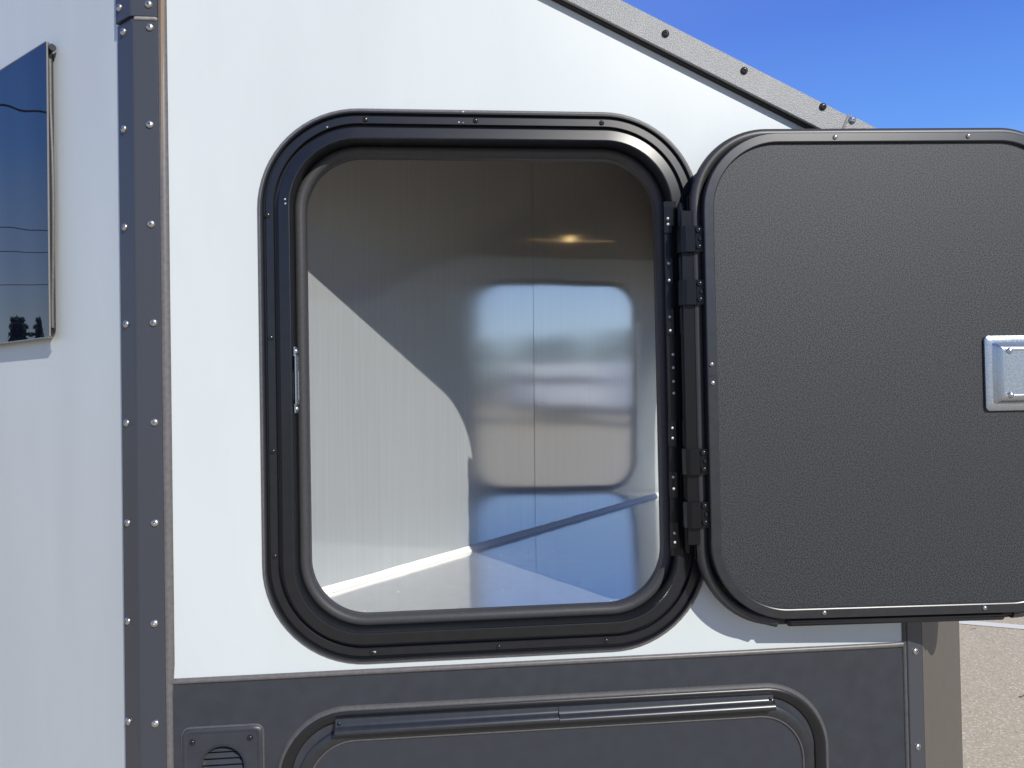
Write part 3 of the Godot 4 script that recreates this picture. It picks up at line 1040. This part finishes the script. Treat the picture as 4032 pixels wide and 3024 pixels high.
func build_lower_hatch() -> void:
	var o := node("lower_hatch", camper)
	var H := [-.2020, .55, .4580, 1.2412, .080]
	var se := Shape.new()
	ring_sweep(se, H, [[-.0016, -.0005, 1], [-.001, .0018, 1], [.002, .0042, 1], [.0042, .0046, 1], [.0048, .001, -1]])
	part("sealant", se.mesh(), M.sealant_dark, o)
	var b := Shape.new()
	ring_sweep(b, H, [[.0040, -.0005, -1], [.0040, .0056, 2], [.0056, .0066, 2], [.0070, .0064, 2], [.0150, .0030, 2], [.0165, .0012, -1], [.0168, -.008, -1], [.0232, -.008, -1]], 20)
	part("frame", b.mesh(), M.black, o)
	var d := Shape.new()
	var D := [H[0] + .0212, H[1] + .02, H[2] - .0180, H[3] - .0235, .068]
	ring_sweep(d, D, [[.0, -.010, -1], [.0, .0030, 2], [.0010, .0042, 2], [.0135, .0046, 2], [.0148, .0036, -1], [.0150, .0026, -1]], 20)
	part("door_ring", d.mesh(), M.ring, o)
	var s := Shape.new()
	ring_sweep(s, D, [[.0132, .0030, 1], [.0136, .0050, 1], [.0152, .0050, 1], [.0160, .0026, 1]], 20)
	part("panel_seal", s.mesh(), M.sealant_dark, o)
	var p := Shape.new()
	var f := rrect(D[0] + .0150, D[1] + .0150, D[2] - .0150, D[3] - .0150, .053, 16)
	p.cap(at_z(f, .0032))
	part("door_panel", p.mesh(), M.belt_door, o)
	# rounded aluminium hinge cover in two lengths
	for k in 2:
		var xa: float = [-.1340, .1250][k]; var xb: float = [.1245, .3870][k]
		var h := Shape.new()
		var pr := [Vector2(1.2312, .0045), Vector2(1.2306, .0082), Vector2(1.2268, .0092), Vector2(1.2240, .0098), Vector2(1.2222, .0128), Vector2(1.2200, .0162), Vector2(1.2172, .0172), Vector2(1.2150, .0160), Vector2(1.2138, .0130), Vector2(1.2134, .0045)]
		for i in pr.size() - 1:
			h.quad(Vector3(xa, pr[i + 1].x, pr[i + 1].y), Vector3(xb, pr[i + 1].x, pr[i + 1].y), Vector3(xb, pr[i].x, pr[i].y), Vector3(xa, pr[i].x, pr[i].y), [-1, 1, 1, 1, 1, 1, 1, 1, 1][i])
		for i in range(1, pr.size() - 1):
			h.tri(Vector3(xa, pr[0].x, pr[0].y), Vector3(xa, pr[i].x, pr[i].y), Vector3(xa, pr[i + 1].x, pr[i + 1].y))
			h.tri(Vector3(xb, pr[0].x, pr[0].y), Vector3(xb, pr[i + 1].x, pr[i + 1].y), Vector3(xb, pr[i].x, pr[i].y))
		part("hinge_cover", h.mesh(), M.ring, o)
	screws(o, screw_mesh(.0022, .0014, .0007), M.screw_black, [Vector3(.3835, 1.2262, .0094), Vector3(-.1300, 1.2258, .0094)])

func build_vent() -> void:
	var o := node("vent", camper)
	var V := [-.3068, 1.138, -.2172, 1.2268, .0085]
	var cx := -.2615; var cy := 1.1822; var R := .0238
	var b := Shape.new()
	# plate with a round opening: outline and circle sampled at the same angles
	var n := 64
	var rings := []
	for pr in [[0.0, -.0005], [.0002, .0030], [.0018, .0046], [.0042, .0050], [.0060, .0040], [.0066, .0040]]:
		var rr := PackedVector3Array()
		for i in n:
			var a := TAU * i / n
			var hx: float = (V[2] - V[0]) / 2 - pr[0]; var hy: float = (V[3] - V[1]) / 2 - pr[0]
			var rad: float = maxf(V[4] - pr[0], .003)
			var d := Vector2(cos(a), sin(a))
			var t := minf(hx / maxf(absf(d.x), 1e-5), hy / maxf(absf(d.y), 1e-5))
			var p := d * t
			# round the corner
			var kx := hx - rad; var ky := hy - rad
			if absf(p.x) > kx and absf(p.y) > ky:
				var c := Vector2(signf(p.x) * kx, signf(p.y) * ky)
				p = c + (p - c).normalized() * rad
			rr.append(Vector3((V[0] + V[2]) / 2 + p.x, (V[1] + V[3]) / 2 + p.y, pr[1]))
		rings.append(rr)
	for pr in [[R + .0016, .0040], [R + .0012, .0054], [R, .0050], [R, -.013]]:
		var rr := PackedVector3Array()
		for i in n:
			var a := TAU * i / n
			rr.append(Vector3(cx + cos(a) * pr[0], cy + sin(a) * pr[0], pr[1]))
		rings.append(rr)
	b.loft(rings, [-1, 2, 2, 2, -1, -1, -1, -1, -1])
	part("cover_plate", b.mesh(), M.belt, o)
	var se := Shape.new()
	ring_sweep(se, V, [[-.0016, -.0002, 1], [-.0010, .0022, 1], [.0004, .0030, 1], [.0008, -.0002, -1]], 6)
	part("sealant", se.mesh(), M.sealant_dark, o)
	var bk := Shape.new()
	var ring := PackedVector3Array()
	for i in 32: ring.append(Vector3(cx + cos(TAU * i / 32) * R, cy + sin(TAU * i / 32) * R, -.0125))
	bk.cap(ring)
	part("screen", bk.mesh(), M.rubber_black, o)
	for i in 6:
		var y := cy + R - .0040 - .0074 * i
		var hw := sqrt(maxf(R * R - (y - cy) * (y - cy), 0.00001))
		var hw2 := sqrt(maxf(R * R - pow(y - .0036 - cy, 2), 0.00001))
		var s := Shape.new()
		var A := Vector3(cx - hw, y, -.0040); var B := Vector3(cx + hw, y, -.0040)
		var C := Vector3(cx + hw2, y - .0040, -.0008); var D := Vector3(cx - hw2, y - .0040, -.0008)
		s.quad(D, C, B, A)
		var th := Vector3(0, -.0010, -.0008)
		s.quad(D + th, C + th, C, D)
		s.quad(A + th, B + th, C + th, D + th)
		part("slat", s.mesh(), M.belt, o)
	screws(o, screw_dark_small, M.screw_black, [Vector3(-.2948, 1.2121, .0041), Vector3(-.2310, 1.2136, .0041)])

func build_tree(at: Vector3, h: float, w: float, label: String, seed_: int, dark := 1.0) -> void:
	var t := node("tree", self, at)
	tag(t, label, "tree", "trees mirrored in the camper")
	var tr := Shape.new()
	tr.lathe([Vector2(.16, 0), Vector2(.13, h * .3), Vector2(.05, h * .8)], 8, [1, 1])
	part("trunk", tr.mesh(), M.bark, t, Transform3D(Basis(Vector3.RIGHT, -PI / 2), Vector3.ZERO))
	var rng := RandomNumberGenerator.new(); rng.seed = seed_
	var c := Shape.new()
	for i in 1500:
		var yy := pow(rng.randf(), .8)
		var a := rng.randf() * TAU
		var lobes := .72 + .28 * sin(a * 3.0 + yy * 9.0 + seed_)
		var rad := w * lobes * sqrt(rng.randf()) * sin(PI * (.12 + .80 * yy))
		var p := Vector3(cos(a) * rad, h * (.14 + .86 * yy), sin(a) * rad)
		var d := Vector3(rng.randf_range(-1, 1), rng.randf_range(-.6, 1), rng.randf_range(-1, 1)).normalized()
		var e := d.cross(Vector3(rng.randf_range(-1, 1), 1, rng.randf_range(-1, 1))).normalized()
		var s := h * rng.randf_range(.022, .045)
		c.tri(p - d * s, p + e * s * .6, p + d * s)
		c.tri(p - d * s, p + d * s, p - e * s * .6)
	part("crown", c.mesh(), M.leaf if dark > .5 else M.leaf_dark, t)

func build_behind() -> void:
	M.bark = mat(lin(.09, .07, .05), .9)
	M.leaf = mat(lin(.085, .095, .045), .8)
	M.leaf_dark = mat(lin(.028, .042, .022), .8)
	# trees mirrored at the foot of the tinted window
	build_tree(Vector3(-36, 0, -11.5), 5.2, 1.5, "tall dark tree mirrored low in the tinted window", 41, 0)
	build_tree(Vector3(-36, 0, -8.0), 4.9, 1.3, "narrower dark tree at the edge of the tinted window's reflection", 43, 0)
	build_tree(Vector3(-40, 0, -14.5), 3.6, 2.0, "low spreading tree mirrored left in the tinted window", 45, 0)
	# wires mirrored across the tinted window
	M.wire = mat(lin(.02, .02, .02), .6)
	var hts := [9.4, 6.4, 5.9, 5.0]
	for i in hts.size():
		var p := PackedVector3Array()
		for k in 25:
			var t := k / 24.0
			p.append(Vector3(-21 - i * .4, hts[i] - 1.1 * (1.0 - pow(2 * t - 1, 2)) + .9, lerpf(-28, 16, t)))
		var b := Shape.new()
		b.tube(p, .024 if i == 0 else .011, 6, Vector3.UP)
		tag(part("overhead_wire", b.mesh(), M.wire, self), ["thick sagging overhead wire mirrored highest in the tinted window", "thin overhead wire mirrored second from the top in the tinted window", "thin overhead wire mirrored third from the top in the tinted window", "thin overhead wire mirrored lowest in the tinted window"][i], "wire")
	# parked white box trailers and hedge trees mirrored in the compartment lining
	M.trailer = mat(lin(.78, .78, .78), .4)
	M.tyre = mat(lin(.02, .02, .02), .8)
	M.grey = mat(lin(.12, .12, .13), .5)
	var names := ["white box trailer nearest the trees, mirrored in the compartment lining", "white box trailer second from the trees out to the right", "white box trailer farthest from the trees out to the right"]
	for i in 3:
		var ang := deg_to_rad([71.0, 59.0, 47.5][i])
		var t := node("box_trailer", self, Vector3(sin(ang) * 29.0, 0, -cos(ang) * 29.0 - .5), Vector3(0, -33, 0))
		tag(t, names[i], "trailer", "white trailers parked out to the right")
		var b := Shape.new()
		b.box(Vector3(0, 1.55, 0), Vector3(5.6, 1.7, 2.0), .08)
		part("body", b.mesh(), M.trailer, t)
		var s := Shape.new()
		s.box(Vector3(0, 1.75, 1.012), Vector3(4.4, .30, .02), 0)
		part("window_band", s.mesh(), M.grey, t)
		var u := Shape.new()
		u.box(Vector3(0, .60, 0), Vector3(5.4, .2, 1.8), 0)
		part("chassis", u.mesh(), M.grey, t)
		for x in [-.5, .5]:
			var wl := Shape.new()
			wl.lathe([Vector2(.01, .1), Vector2(.33, .1), Vector2(.35, 0), Vector2(.33, -.1)], 16)
			part("wheel", wl.mesh(), M.tyre, t, Transform3D(Basis(Vector3.UP, PI), Vector3(x, .35, .95)))
	var spots := [[78.5, 31, 3.6, 2.4], [85, 31, 3.6, 2.8], [92, 31, 3.4, 3.0], [72.5, 40, 4.3, 3.2], [66, 40, 4.6, 3.4], [58, 41, 4.2, 3.2], [99, 33, 4.0, 3.2], [50, 41, 4.6, 3.4]]
	var labs := ["olive shrub tree just beside the nearest white trailer", "broad olive tree second along from the white trailers", "broad olive tree third along from the white trailers", "olive tree behind the nearest white trailer", "olive tree behind the second white trailer", "olive tree behind the farthest white trailer", "broad olive tree farthest along from the white trailers", "tall olive tree farthest from the trees out to the right"]
	for i in spots.size():
		var an := deg_to_rad(spots[i][0])
		build_tree(Vector3(sin(an) * spots[i][1], 0, -cos(an) * spots[i][1]), spots[i][2], spots[i][3], labs[i], 60 + i)
